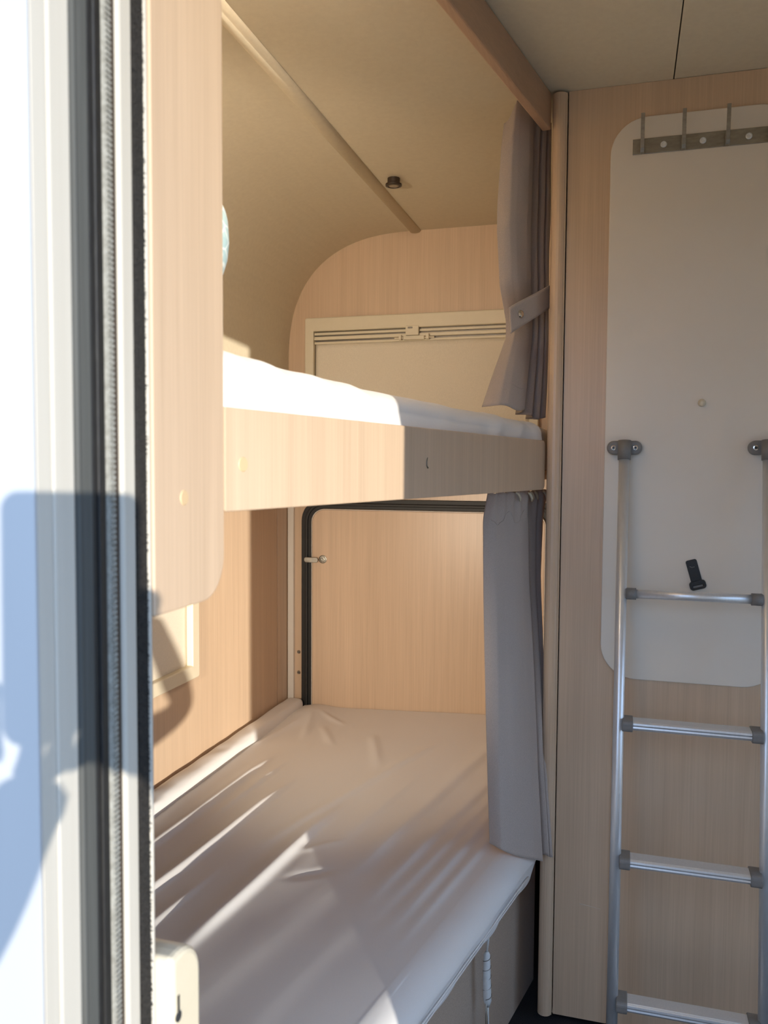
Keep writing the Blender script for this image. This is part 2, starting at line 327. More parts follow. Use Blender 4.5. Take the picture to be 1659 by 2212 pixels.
# ================================================================== BUNKS
# tall wood end panel by the door, lower corner rounded
ep = empty('end_panel', (-.368, .64, 1.06), label='tall oak laminate end panel with rounded lower corner beside the door frame', cat='panel')
o = prism('board', rrect(YI + .002, .6985, 1.0585, ZC - .001, 0, 10, (0, .040, 0, 0)), 'x', -.376, -.360, 'wood', ep, bevel=.0015, seg=2); o.matrix_parent_inverse = Matrix.Translation((.368, -.64, -1.06))
o = lathe('cover_cap', [(0, 0), (.0068, 0), (.006, .0008), (0, .0008)], (-.360, .625, 1.153), (1, 0, 0), 'plug', ep, n=18); o.matrix_parent_inverse = Matrix.Translation((.368, -.64, -1.06))

ub = empty('bunk_bed', B(-.5, -.2, 1.13), label='upper bunk with oak laminate front board', cat='bunk bed')
UBI = Matrix.Translation(-B(-.5, -.2, 1.13))
o = prism('front_board', rrect(-1.046, -.006, 1.136, 1.237, .003, 6, (.003, .012, .012, .003)), 'y', 0, 1, 'wood', ub)
for vv in o.data.vertices:
    s, t, z = vv.co; vv.co = B(s, -.016 * t, z)
o.data.update(); o.matrix_parent_inverse = UBI
bv = o.modifiers.new('bevel', 'BEVEL'); bv.width = .0015; bv.segments = 2; bv.limit_method = 'ANGLE'
# bed board: fills from front board to the left wall
a1, a2 = B(-1.046, -.017, 0), B(-.012, -.017, 0)
poly = [(a1.x, a1.y), (a2.x, a2.y), (-.1565, 1.7225), (-.1565, 1.80), (-.142, YF - .002), (XL + .001, YF - .002), (XL + .001, YI + .002), (-.378, YI + .002), (-.378, .705)]
poly = [(a1.x, a1.y), (a2.x, a2.y), (-.172, 1.80), (-.16, YF - .035), (XL + .001, YF - .035), (XL + .001, YI + .002), (-.38, YI + .002)]
o = prism('bed_board', poly, 'z', 1.155, 1.175, 'wood', ub); o.matrix_parent_inverse = UBI
pl = B(-1.018, 0, 1.182)
o = lathe('cover_cap', [(0, 0), (.0075, 0), (.0068, .0008), (0, .0008)], pl, BN, 'plug', ub, n=18); o.matrix_parent_inverse = UBI
# a half-moon nick in the shaded part of the board
pk = B(-.585, .0003, 1.186)
o = tube('nick', [pk + Vector((0, 0, .0085)) + BD * -.001, pk + BD * -.0035 + Vector((0, 0, .003)), pk + BD * -.0035 + Vector((0, 0, -.003)), pk + Vector((0, 0, -.0065))], [.0004, .0008, .0010, .0014], 'steel_dark', ub, n=6); o.matrix_parent_inverse = UBI

# upper mattress under a white sheet
def up_top(x, y): return 0
NU, NV = 150, 90
def front_x(y, t=0.0):           # x of the bunk front line at a given y
    s = (y - P0.y + t * math.sin(BA)) / math.cos(BA); return P0.x + s * math.sin(BA) + t * math.cos(BA)
ZT = [(.60, 1.297), (.78, 1.302), (.90, 1.294), (1.07, 1.287), (1.30, 1.285), (1.60, 1.281), (1.72, 1.277), (2.6, 1.28)]
def upper(u, v):
    y = lerp(YI + .012, YF - .045, u)
    xr = front_x(y, -.024) if y < 1.735 else -.168
    # v: 0 bottom of the front side, rises, rounds over, then runs to the left wall
    zt = interp(ZT, y); zb = 1.177; r = .030
    bul = .010 * sstep(.6, .8, y) * (1 - sstep(1.0, 1.5, y))
    wr = 1 - sstep(1.5, 1.7, y) * .3
    if y > .70: edge = 1.0
    else: edge = 1.0
    if v < .25:
        k = v / .25; h = lerp(zb, zt - r, k); x = xr + bul * math.sin(math.pi * min(1, k * .8)) + .006 * math.sin(k * 3.1); z = h
    elif v < .5:
        a = R(90) * (v - .25) / .25; x = xr + bul * .6 * math.cos(a) - r * 1.3 + r * 1.3 * math.cos(a); z = zt - r + r * math.sin(a)
    else:
        k = (v - .5) / .5; x = lerp(xr - r * 1.3, XL + .012, k); z = zt + .02 * math.sin(math.pi * k) * (1 - sstep(.9, 1.5, y)) + .004 * math.sin(math.pi * k)
    if y < .705 and x > -.382: x = min(x, -.384)
    if x < -.20 or True:
        nn = noise.noise(Vector((x * 5, y * 7, z * 9))) * .004 + noise.noise(Vector((x * 14 + y * 9, y * 12 - z * 20, 3))) * .0028
        ridge = 0
        for (yc, sl, am, wd) in ((.88, .9, .0045, .018), (.97, .7, .004, .016), (1.06, .9, .003, .014), (1.50, -1.6, .003, .02), (1.62, -1.9, .0035, .016), (.80, .5, .004, .016)):
            d = (y - yc) - sl * (1.24 - z); ridge += am * math.exp(-(d / wd) ** 2)
        if v < .5: x += (nn * .8 + ridge) * (min(1, v * 8)); z += nn * .3 * min(1, v * 4)
        else: z += nn
    return Vector((x, y, z))
um = empty('upper_mattress', (-.6, 1.5, 1.175), label='mattress in a white fitted sheet on the upper bunk', cat='mattress')
o = grid('fitted_sheet', upper, 170, 96, 'sheet', um); o.matrix_parent_inverse = Matrix.Translation((.6, -1.5, -1.175))
prism('core', [(-.40, YI + .03), (-.405, .75), (-.205, 1.70), (-.205, YF - .07), (XL + .03, YF - .07), (XL + .03, YI + .03)], 'z', 1.176, 1.25, 'sheet', um).matrix_parent_inverse = Matrix.Translation((.6, -1.5, -1.175))
# pale blue pillow standing on end at the head of the upper bunk, only its edge showing past the end panel
def pil(u, v):
    th = 2 * math.pi * u; ph = (v - .5) * math.pi
    cx, cz = math.cos(th), math.sin(th); e = .72
    sx = math.copysign(abs(cx) ** e, cx); sz = math.copysign(abs(cz) ** e, cz)
    rr = math.cos(ph) ** .62
    lob = 1 + .02 * math.sin(7 * th + .6) * rr
    p = Vector((.170 * sx * rr * lob, .055 * math.sin(ph), (.106 if sz < 0 else .095) * sz * rr * lob))
    p += Vector((1, 0, 1)) * noise.noise(p * 22) * .006
    return p
PC = Vector((-.5985, .835, 1.428))
o = grid('pillow', lambda u, v: PC + pil(u, v), 72, 30, 'pillow', label='pale blue patterned pillow just showing past the end panel in the upper bunk', cat='pillow')

# lower bed --------------------------------------------------------
lb = empty('lower_bed_base', B(-.6, -.1, 0), label='brown lined base of the lower bunk below the white sheet', cat='bed')
LBI = Matrix.Translation(-B(-.6, -.1, 0))
c1 = B(-1.19, -.045, 0); c2 = B(.12, -.045, 0)
o = prism('side_panel', [(c1.x, c1.y), (c2.x, c2.y), (c2.x - .016, c2.y + .0), (c1.x - .016, c1.y)], 'z', 0.0, .318, 'bedside', lb, bevel=.001); o.matrix_parent_inverse = LBI
v_ = [B(-1.19, -.0455, .296), B(-.03, -.0455, .296)]
o = tube('edge_bead', [B(-1.19, -.0445, .3), B(.12, -.0445, .3)], .0022, 'wood', lb, n=8); o.matrix_parent_inverse = LBI
d1, d2 = B(-1.19, -.06, 0), B(-.045, -.06, 0)
o = prism('slatted_board', [(d1.x - .004, d1.y), (d2.x - .004, d2.y), (-.18, YF - .03), (XL + .001, YF - .03), (XL + .001, YI + .002), (d1.x - .004, YI + .002)], 'z', .27, .30, 'wood', lb); o.matrix_parent_inverse = LBI

LT = [  # ridges of the stretched sheet: x at y=1.6, slope dx/dy, y from, y to, height, width
    (-.955, .045, .8, 2.15, .0105, .022), (-.905, .07, 1.75, 2.12, .0060, .014), (-.830, .085, .7, 1.98, .0115, .022),
    (-.755, .07, .8, 1.50, .0060, .016), (-.645, .10, 1.22, 1.85, .0110, .024), (-.705, .30, 1.62, 2.35, .0065, .022),
    (-.560, .16, 1.68, 2.05, .0045, .022), (-.470, .20, 1.58, 2.45, .0080, .026), (-.385, .21, 1.47, 2.3, .0070, .022),
    (-.345, .22, 1.45, 2.5, .0055, .020), (-.305, .20, 1.40, 2.2, .0070, .020), (-.270, .20, 1.36, 1.9, .0045, .016),
    (-.590, .22, .8, 1.75, .0009, .055), (-.475, .24, .8, 1.75, .0009, .050), (-.370, .22, .8, 1.7, .0008, .045)]
def lowz(x, y):
    z = .362 + .050 * (x + 1.0)                    # a touch higher at the room side
    z += .002 * math.sin(2.1 * y + 3 * x)
    for x0, k, ya, yb, h, wd in LT:
        d = x - (x0 + k * (y - 1.6)) - .006 * noise.noise(Vector((y * 3, x0 * 9, 1)))
        w_ = wd * (.55 if d > 0 else 1.25)         # steep to the room, long to the wall
        z += h * math.exp(-(d / w_) ** 2) * sstep(ya - .15, ya + .1, y) * (1 - sstep(yb - .22, yb, y))
    z += .0022 * noise.noise(Vector((x * 5, y * 4, 0))) + .0007 * noise.noise(Vector((x * 26, y * 12, 5))) * sstep(1.2, 1.6, y)
    # small tuck wrinkles by the back left corner
    q = math.exp(-((x + .98) / .05) ** 2) * math.exp(-((y - 2.50) / .10) ** 2); z += .020 * q
    for ax, ay, dx_, dy_, h, l_, wd in ((-.955, 2.45, .25, -1, .006, .22, .012), (-.93, 2.50, .75, -.7, .005, .16, .011), (-.985, 2.40, -.15, -1, .007, .28, .012), (-.88, 2.36, .5, -.9, .004, .2, .012), (-.70, 2.3, .35, -.95, .004, .3, .014), (-.62, 1.56, .75, .65, .0025, .10, .010), (-.60, 1.45, .8, .5, -.003, .1, .012)):
        n_ = math.hypot(dx_, dy_); dx2, dy2 = dx_ / n_, dy_ / n_; al = (x - ax) * dx2 + (y - ay) * dy2; pe = -(x - ax) * dy2 + (y - ay) * dx2
        z += h * math.exp(-(pe / wd) ** 2) * sstep(-.04, .03, al) * (1 - sstep(l_ * .5, l_, al))
    return z
def lower(u, v):
    y = lerp(YI + .01, YF - .0165, u)
    xr = front_x(y, .006) if y < 1.70 else lerp(front_x(1.70, .006), -.195, sstep(1.70, 1.78, y))
    if v < .10:                                     # hem hanging over the side
        k = v / .10; x = xr - .014 + .014 * k + .004 * math.sin(y * 31 + k * 2) * (1 - k); z = lerp(.322, lowz(xr, y) - .038, k)
    elif v < .22:
        a = R(90) * (v - .10) / .12; x = xr - .055 + .055 * math.cos(a); z = lowz(xr - .05 * math.sin(a), y) - .038 + .038 * math.sin(a)
    else:
        k = (v - .22) / .78; x = lerp(xr - .055, -1.034, k); z = lowz(x, y)
    if v < .2: x += .004 * noise.noise(Vector((y * 9, z * 25, 2)))
    return Vector((x, y, z))
lm = empty('lower_mattress', (-.6, 1.6, .30), label='mattress under a creased white sheet on the lower bunk', cat='mattress')
LMI = Matrix.Translation((.6, -1.6, -.30))
o = grid('fitted_sheet', lower, 240, 330, 'sheet', lm); o.matrix_parent_inverse = LMI
e1, e2 = B(-1.19, -.07, 0), B(-.06, -.07, 0)
o = prism('core', [(e1.x, e1.y), (e2.x, e2.y), (-.215, YF - .04), (-1.02, YF - .04), (-1.02, YI + .03), (e1.x, YI + .03)], 'z', .301, .335, 'sheet', lm); o.matrix_parent_inverse = LMI
# seams on the hem
for dz, tt in ((.333, -.0015), (.349, .0045)):
    o = tube('hem_seam', [Vector((front_x(y, tt) , y, dz)) for y in [.75 + i * .05 for i in range(19)]], .0013, 'sheet', lm, n=6); o.matrix_parent_inverse = LMI
# bolster strip between mattress and wall
def bol(u, v):
    y = lerp(YI + .01, YF - .006, u); a = R(-20 + 220 * v)
    rx, rz = .0315, .031
    endk = 1 - sstep(.985, 1.0, u) * .35
    w_ = .0020 * noise.noise(Vector((y * 14, v * 5, 7))) + .0022 * math.sin(y * 46 + 9 * v + 3 * noise.noise(Vector((y * 4, 0, 2)))) * math.sin(math.pi * v) ** 2 * max(0, noise.noise(Vector((y * 3.1, 4, 4))) + .2)
    e = .62
    cx = math.copysign(abs(math.cos(a)) ** e, math.cos(a)); sz = math.copysign(abs(math.sin(a)) ** e, math.sin(a))
    return Vector((-1.0655 + rx * cx * endk, y, .362 + (rz * sz + w_) * endk))
bo = grid('bolster', bol, 220, 30, 'sheet', label='long sheet-covered bolster between lower mattress and left wall', cat='bolster')

# ================================================================== BACK WALL: window with blind, storage hatch
def window(name, axis, d, a0, a1, z0, z1, fw, label):
    """frame proud of the wall d, blind inside; axis 'y' faces -y, 'x' faces +x"""
    sg = -1 if axis == 'y' else 1
    w_ = empty(name, ((a0 + a1) / 2, d, z0) if axis == 'y' else (d, (a0 + a1) / 2, z0), label=label, **ST)
    inv = Matrix.Translation(-w_.location)
    o = ring('frame', rrect(a0, a1, z0, z1, .006, 4), rrect(a0 + fw, a1 - fw, z0 + fw, z1 - fw * 1.45, .002, 4), axis, d, d + sg * .028, 'cream_plastic', w_, bevel=.004, seg=3); o.matrix_parent_inverse = inv
    return w_, inv
w1, I1 = window('window_1', 'y', YF, -1.031, -.258, 1.22, 1.673, .031, 'cream framed window with closed cream blind above the upper bunk')
for z, h, dp in ((1.6205, .0085, .018), (1.6055, .011, .021), (1.5905, .008, .017)):
    o = box('blind_rail', (-1.0, YF - dp, z - h / 2), (-.289, YF, z + h / 2), 'cream_plastic', w1, bevel=.0015); o.matrix_parent_inverse = I1
o = box('blind_cassette', (-1.0, YF - .008, 1.586), (-.289, YF, 1.629), 'steel_dark', w1); o.matrix_parent_inverse = I1
o = grid('blind', lambda u, v: Vector((lerp(-.997, -.291, u), YF - .012 + .0025 * noise.noise(Vector((u * 10, v * 1.4, 0))), lerp(1.24, 1.588, v))), 60, 20, 'blind', w1, solid=.001); o.matrix_parent_inverse = I1
# blind catch
ck = box('blind_catch', (-.684, YF - .031, 1.603), (-.640, YF - .018, 1.634), 'cream_plastic', w1, bevel=.002); ck.matrix_parent_inverse = I1
def cbox(n_, lo, hi, m_='cream_plastic'):
    q = box(n_, lo, hi, m_, ck, bevel=.001); q.matrix_parent_inverse = Matrix.Identity(4); return q
cbox('catch_slot', (-.676, YF - .0318, 1.6245), (-.660, YF - .0305, 1.6295), 'steel_dark')
cbox('catch_foot', (-.690, YF - .030, 1.589), (-.622, YF - .018, 1.601))
cbox('catch_peg', (-.706, YF - .033, 1.589), (-.697, YF - .016, 1.605)); cbox('catch_peg', (-.615, YF - .033, 1.589), (-.606, YF - .016, 1.607))
cbox('catch_pin', (-.722, YF - .026, 1.593), (-.590, YF - .020, 1.598))
w2, I2 = window('window_2', 'x', XL, 1.18, 1.937, .622, 1.00, .036, 'cream framed window with blind low on the left wall, beneath the end panel')
o = grid('blind', lambda u, v: Vector((XL + .010 + .002 * noise.noise(Vector((u * 8, v * 2, 0))), lerp(1.21, 1.905, u), lerp(.65, .97, v))), 40, 16, 'blind', w2, solid=.001); o.matrix_parent_inverse = I2

sh = empty('storage_hatch', (-.66, YF, .33), label='oak laminate storage hatch in a black rubber seal at the back of lower bunk', cat='hatch')
SHI = Matrix.Translation((.66, -YF, -.33))
o = ring('rubber_seal', rrect(-1.051, -.19, .20, 1.074, 0, 10, (.05, .05, .06, .078)), rrect(-1.012, -.23, .24, 1.040, 0, 10, (.03, .03, .04, .046)), 'y', YF - .006, YF + .002, 'rubber_black', sh, bevel=.002); o.matrix_parent_inverse = SHI
o = ring('seal_bulb', rrect(-1.036, -.205, .215, 1.060, 0, 10, (.04, .04, .05, .064)), rrect(-1.026, -.215, .225, 1.050, 0, 10, (.035, .035, .045, .056)), 'y', YF - .013, YF - .004, 'rubber_black', sh, bevel=.003); o.matrix_parent_inverse = SHI
hd = prism('hatch_door', rrect(-1.008, -.234, .244, 1.036, 0, 10, (.03, .03, .04, .042)), 'y', YF - .014, YF - .001, 'wood', sh, bevel=.0015); hd.matrix_parent_inverse = SHI
o = ring('edge_band', rrect(-1.0105, -.2315, .2415, 1.0385, 0, 10, (.03, .03, .04, .0445)), rrect(-1.0085, -.2335, .2435, 1.0365, 0, 10, (.03, .03, .04, .0425)), 'y', YF - .0148, YF - .001, 'trim_white', sh); o.matrix_parent_inverse = SHI
la = lathe('latch', [(0, 0), (.0140, 0), (.0140, .0020), (.0112, .003), (.0106, .0012), (.0088, .0012), (.0086, .005), (.0060, .0055), (.0058, .003), (.0035, .003), (.003, .0065), (0, .0065)], (-.970, YF - .014, .869), (0, -1, 0), 'steel', sh, n=28); la.matrix_parent_inverse = SHI
o = prism('cam_lever', rrect(-1.034, -.984, .8575, .8755, .0080, 6), 'y', YF - .026, YF - .0205, 'steel', la, bevel=.0015)

# ================================================================== CEILING BEAM + CURTAINS
bm_ = bbox_('curtain_pelmet', -1.14, -.004, -.018, 0, 1.866, ZC - .001, 'wood_beam', bevel=.003, seg=2, label='dark oak pelmet beam running across the ceiling above the upper bunk', cat='beam')
def polyfold(tab, u):
    return interp(tab, u)
# upper curtain: tied back bundle. rows v: 0 top .. 1 bottom; edges of the bundle along s
SLu = [(0, -.045), (.10, -.060), (.39, -.072), (.57, -.056), (.68, -.022), (.74, -.020), (.82, -.052), (1, -.130)]
FOLD = [(0, -.018), (.025, -.005), (.07, .006), (.16, .011), (.36, .012), (.47, .008), (.52, -.004), (.55, -.022), (.58, -.003), (.64, .003), (.69, -.002), (.72, -.022), (.75, -.004), (.81, .001), (.85, -.020), (.88, -.004), (.94, -.002), (1, -.016)]
def smooth_fold(tab, u, w=.02):
    return (interp(tab, u - w) + 2 * interp(tab, u) + interp(tab, u + w)) / 4
def cup(u, v):
    sl, tl, sr, tr = interp(SLu, v) + .008, -.078, .125, -.030
    ds, dt = sr - sl, tr - tl; ln = math.hypot(ds, dt)
    amp = interp([(0, .8), (.3, 1), (.68, .7), (.74, .7), (1, 1.25)], v)
    d = smooth_fold(FOLD, u, .012) * amp + .003 * noise.noise(Vector((u * 5, v * 4, 3)))
    s = lerp(sl, sr, u) - dt / ln * d; t = lerp(tl, tr, u) + ds / ln * d
    ztop = 1.930 - .045 * (1 - sstep(.0, .10, u)); zbot = 1.302 - .012 * sstep(.46, .56, u) + .004 * math.sin(u * 14)
    return B(s, t, lerp(ztop, zbot, v))
uc = empty('upper_curtain', B(-.10, -.04, 1.29), label='taupe curtain tied back at the end of the upper bunk', cat='curtain')
UCI = Matrix.Translation(-B(-.10, -.04, 1.29))
o = grid('cloth', cup, 200, 90, 'curtain', uc, solid=.0016); o.matrix_parent_inverse = UCI
o = tube('hem_seam', [cup(.06 + i / 80 * .38, .925) + BN * .0010 for i in range(80)], .0005, 'curtain', uc, n=5); o.matrix_parent_inverse = UCI
# tieback strap: band hugging the bundle, its pointed end down to the left, with a press stud
def strap(u, v):
    s = lerp(-.088, .042, u); zc = lerp(1.474, 1.542, u ** .9); h = lerp(.0245, .0235, u)
    t = lerp(-.052, -.010, u) + .005 * math.sin(math.pi * u)
    sk = (v - .5) * 2
    return B(s - sk * .006 * (1 - u), t, zc + sk * h)
tb = grid('tieback', strap, 40, 8, 'curtain', uc, solid=.003); tb.matrix_parent_inverse = UCI
pc = strap(.20, .50)
o = lathe('press_stud', [(0, 0), (.0080, 0), (.0084, .0018), (.0066, .0036), (.004, .0044), (0, .0046)], pc + (BN * .95 - BD * .3) * .0012, BN * .95 - BD * .3, 'chrome', tb, n=22)
# lower curtain: bunched at the post, hanging from under the bunk board with a gathered header
FOLDL = [(0, -.016), (.025, -.004), (.06, .004), (.20, .009), (.45, .010), (.57, .006), (.62, -.004), (.65, -.024), (.68, -.004), (.74, .002), (.78, -.004), (.81, -.026), (.84, -.006), (.90, -.002), (.93, -.026), (.96, -.010), (1, -.014)]
LLs = [(0, -.178), (.08, -.190), (.30, -.182), (.6, -.170), (1, -.150)]
LRs = [(0, .125), (.25, .105), (.5, .050), (.75, -.006), (1, -.012)]
LRt = [(0, -.030), (.25, -.026), (.5, .000), (.75, .024), (1, .042)]
def clow(u, v):
    g = sstep(0, .9, v)
    # further down the front panel spreads over the folds behind it
    uu = lerp(u, (u * 1.27 if u < .62 else .787 + (u - .62) * .56), g)
    sl, tl, sr, tr = interp(LLs, v), -.052 + .006 * v, interp(LRs, v), interp(LRt, v)
    s, t = lerp(sl, sr, uu), lerp(tl, tr, uu)
    ds, dt = sr - sl, tr - tl; ln = math.hypot(ds, dt)
    amp = interp([(0, .6), (.06, .9), (.3, 1.05), (1, 1.2)], v)
    d = smooth_fold(FOLDL, u, .012) * amp + .003 * noise.noise(Vector((u * 4, v * 3, 8)))
    if v < .09: d += .005 * math.sin(u * 52) * (1 - v / .09)
    s += -dt / ln * d; t += ds / ln * d
    zb = lerp(.426, .352, min(1, uu * 1.1)) + .018 * sstep(.62, .7, u) - .003 * math.sin(u * 9)
    return B(s, t, lerp(1.1335 - .003 * math.sin(u * 52) ** 2, zb, v))
def cn(u, v):
    a = clow(u, v); b = clow(u + .01, v); d = b - a; return Vector((d.y, -d.x, 0)).normalized()
lc = empty('lower_curtain', B(-.10, .0, .36), label='long grey-taupe curtain hanging from the bunk board over the lower bed', cat='curtain')
LCI = Matrix.Translation(-B(-.10, .0, .36))
o = grid('cloth', clow, 200, 110, 'curtain', lc, solid=.0016); o.matrix_parent_inverse = LCI
o = tube('gathering_tape', [clow(.03 + .6 * i / 90, .070 + .016 * math.sin(i * .16)) + cn(.03 + .6 * i / 90, .07) * .0010 for i in range(91)], .0008, 'curtain', lc, n=6); o.matrix_parent_inverse = LCI
for u in (.30, .50, .60, .72, .86):
    p = clow(u, .0) + cn(u, .02) * .006; q_ = cn(u, .02)
    o = tube('curtain_hook', [p + Vector((0, 0, -.002)) - BD * .006, p + q_ * .004 + Vector((0, 0, -.006)), p + q_ * .005 + BD * .008 + Vector((0, 0, -.014)), p + q_ * .003 + BD * .012 + Vector((0, 0, -.020))], [.0020, .0028, .0028, .0020], 'cream_plastic', lc, n=8); o.matrix_parent_inverse = LCI

# round spotlight on the bunk ceiling
sp = empty('ceiling_spot', (-.600, 2.128, ZC), label='small round dark spotlight on the cream ceiling above the bunk', cat='spotlight')
SPI = Matrix.Translation((.600, -2.128, -ZC))
o = lathe('housing', [(0, 0), (.0165, 0), (.0165, .012), (.0215, .015), (.0215, .0195), (.015, .021), (.0145, .0185), (0, .0185)], (-.600, 2.128, ZC), (0, 0, -1), 'brown_plastic', sp, n=28); o.matrix_parent_inverse = SPI
o = lathe('lens', [(0, 0), (.0142, 0), (.0142, .001), (.010, .0022), (0, .0026)], (-.600, 2.128, ZC - .0186), (0, 0, -1), 'lens', sp, n=24); o.matrix_parent_inverse = SPI

# ================================================================== WARDROBE FRONT
cp = prism('cream_door_panel', rrect(-.040, .300, .751, 1.873, .070, 10), 'y', YW - .0055, YW - .0019, 'cream_panel', bevel=.0015, label='large cream panel with rounded corners on the wardrobe front', cat='panel')
hr = empty('hook_rail', (.16, YW - .0056, 1.80), label='steel coat hook rail at the top of the cream panel', cat='hook rail')
HRI = Matrix.Translation((-.16, -(YW - .0056), -1.80))
yb = YW - .0057
o = box('plate', (.002, yb - .0022, 1.7995), (.335, yb, 1.8295), 'steel', hr, bevel=.0008); o.matrix_parent_inverse = HRI
for x in (.060, .132, .214, .290):
    s_ = lathe('screw', [(0, 0), (.0062, 0), (.0062, .0012), (.0048, .0026), (.003, .0026), (.0026, .0012), (0, .0012)], (x, yb - .0022, 1.8145), (0, -1, 0), 'alu', hr, n=16); s_.matrix_parent_inverse = HRI
for i, x in enumerate((.020, .096, .175, .252)):
    pr_ = [(yb - .0022, 1.8265), (yb - .0022, 1.7975), (yb - .010, 1.7965), (yb - .018, 1.800), (yb - .022, 1.806), (yb - .0235, 1.812), (yb - .0235, 1.816), (yb - .030, 1.838), (yb - .037, 1.858)]
    # strip hook: foot on the plate, loop out and straight arm up and outwards
    path = [Vector((x, a, z)) for a, z in ((yb - .0035, 1.823), (yb - .0035, 1.802), (yb - .009, 1.798), (yb - .016, 1.799), (yb - .0205, 1.805), (yb - .023, 1.820), (yb - .027, 1.845), (yb - .030, 1.868))]
    v, f = [], []
    for k, p in enumerate(path):
        t = (path[min(k + 1, 7)] - path[max(k - 1, 0)]).normalized(); nrm = Vector((1, 0, 0)).cross(t).normalized()
        for sx in (-.0036, .0036):
            for st in (-.0014, .0014): v.append(p + Vector((sx, 0, 0)) + nrm * st)
    for k in range(7):
        a = k * 4; f += [(a, a + 1, a + 5, a + 4), (a + 2, a + 6, a + 7, a + 3), (a, a + 4, a + 6, a + 2), (a + 1, a + 3, a + 7, a + 5)]
    f += [(0, 2, 3, 1), (28, 29, 31, 30)]
    o = mesh('hook', v, f, 'steel', hr, bevel=.0006); o.matrix_parent_inverse = HRI
lathe('door_buffer', [(0, 0), (.0075, 0), (.0075, .004), (.006, .0075), (.003, .009), (0, .0092)], (.143, YW - .0056, 1.310), (0, -1, 0), 'cream_plastic', n=22, label='small round white knob in the middle of the cream panel', cat='knob')
# black buckle strap
bs = empty('buckle_strap', (.139, YW - .006, .94), label='short black strap with plastic buckle above the top ladder rung', cat='strap')
BSI = Matrix.Translation((-.139, -(YW - .006), -.94))
rot = Matrix.Rotation(R(-16), 4, 'Y'); piv = Vector((.139, YW - .0058, .965)); lift = Vector((-.002, 0, .011))
def turned(o): 
    for vv in o.data.vertices: vv.co = piv + lift + rot @ (vv.co - piv)
    o.data.update(); o.matrix_parent_inverse = BSI; return o
o = turned(prism('webbing', rrect(.1285, .1495, .936, .990, .004), 'y', YW - .0092, YW - .0058, 'black_plastic', bs, bevel=.001))
bk = turned(ring('buckle', rrect(.1235, .1545, .930, .9475, .006, 5), rrect(.1295, .1485, .9345, .9385, .001, 5), 'y', YW - .014, YW - .0062, 'black_plastic', bs, bevel=.0015))
o = box('webbing_end', (.1297, YW - .0115, .9344), (.1483, YW - .0095, .9386), 'grey_plastic', bk)
for vv in o.data.vertices: vv.co = piv + lift + rot @ (vv.co - piv)
o = turned(tube('stitch', [Vector((.1335, YW - .0095, .978)), Vector((.137, YW - .0097, .9752)), Vector((.1425, YW - .0095, .9752))], .0007, 'grey_plastic', bs, n=6))

# ladder -----------------------------------------------------------
LEAN = .14
def ly(z): return 1.706 - (1.215 - z) * LEAN
ld = empty('bunk_ladder', (.13, ly(0), 0), label='aluminium bunk ladder leaning on the wardrobe front', cat='ladder')
LDI = Matrix.Translation((-.13, -ly(0), 0))
XA, XB = -.001, .262
def part(o): o.matrix_parent_inverse = LDI; return o
for x in (XA, XB):
    v, f = tube_data([(x, ly(.01), .01), (x, ly(1.215), 1.215)], .0105, 20)
    part(mesh('rail', v, f, 'alu', ld, smooth=True))
    part(tube('rail_foot', [(x, ly(.0), .0015), (x, ly(.03), .03)], .0125, 'grey_plastic', ld, n=18))
    br = part(tube('top_bracket', [(x, ly(1.200), 1.198), (x, ly(1.236), 1.236)], .0128, 'grey_plastic', ld, n=20))
    for sx in (-1, 1):
        prism('bracket_ear', rrect(min(x, x + sx * .034), max(x, x + sx * .034), 1.208, 1.236, .0135, 7), 'y', YW - .022, YW - .0062, 'grey_plastic', br, bevel=.003, seg=2)
        lathe('screw', [(0, 0), (.0050, 0), (.0050, .0012), (.0030, .0016), (.0026, .0004), (0, .0004)], (x + sx * .021, YW - .0222, 1.222), (0, -1, 0), 'chrome', br, n=16)
        lathe('screw_socket', [(0, 0), (.0026, 0), (.0022, .0007), (0, .0007)], (x + sx * .021, YW - .0226, 1.222), (0, -1, 0), 'screw_hole', br, n=8)
# top rung: round tube
zr = .9365
part(tube('rung', [(XA + .026, ly(zr), zr), (XB - .022, ly(zr), zr)], .0088, 'alu', ld, n=18))
for xa, xb in ((XA + .008, XA + .028), (XB - .028, XB - .008)): part(tube('rung_socket', [(xa, ly(zr), zr), (xb, ly(zr), zr)], .0115, 'grey_plastic', ld, n=18))
# treads: deep rounded profile with grooves along the front
def tread(z):
    y0 = ly(z)
    pf = [(-.021, .003), (-.0205, .0065), (-.0185, .0082), (-.0165, .0075), (-.0150, .0088), (.014, .0088), (.019, .006), (.020, -.002), (.014, -.0085), (-.012, -.0095), (-.0180, -.0070), (-.0205, -.0030), (-.0198, .0000)]
    o = part(prism('tread', [(y0 + a, z + b) for a, b in pf], 'x', XA + .026, XB - .024, 'alu', ld))
    for xa, xb in ((XA + .007, XA + .027), (XB - .027, XB - .007)):
        part(prism('tread_end_cap', [(y0 + a * 1.14, z + b * 1.22) for a, b in rrect(-.021, .020, -.0095, .0088, .006, 4)], 'x', xa, xb, 'grey_plastic', ld, bevel=.0015))
for z in (.690, .437, .180): tread(z)
for x, z in ((.06, .6),): pass

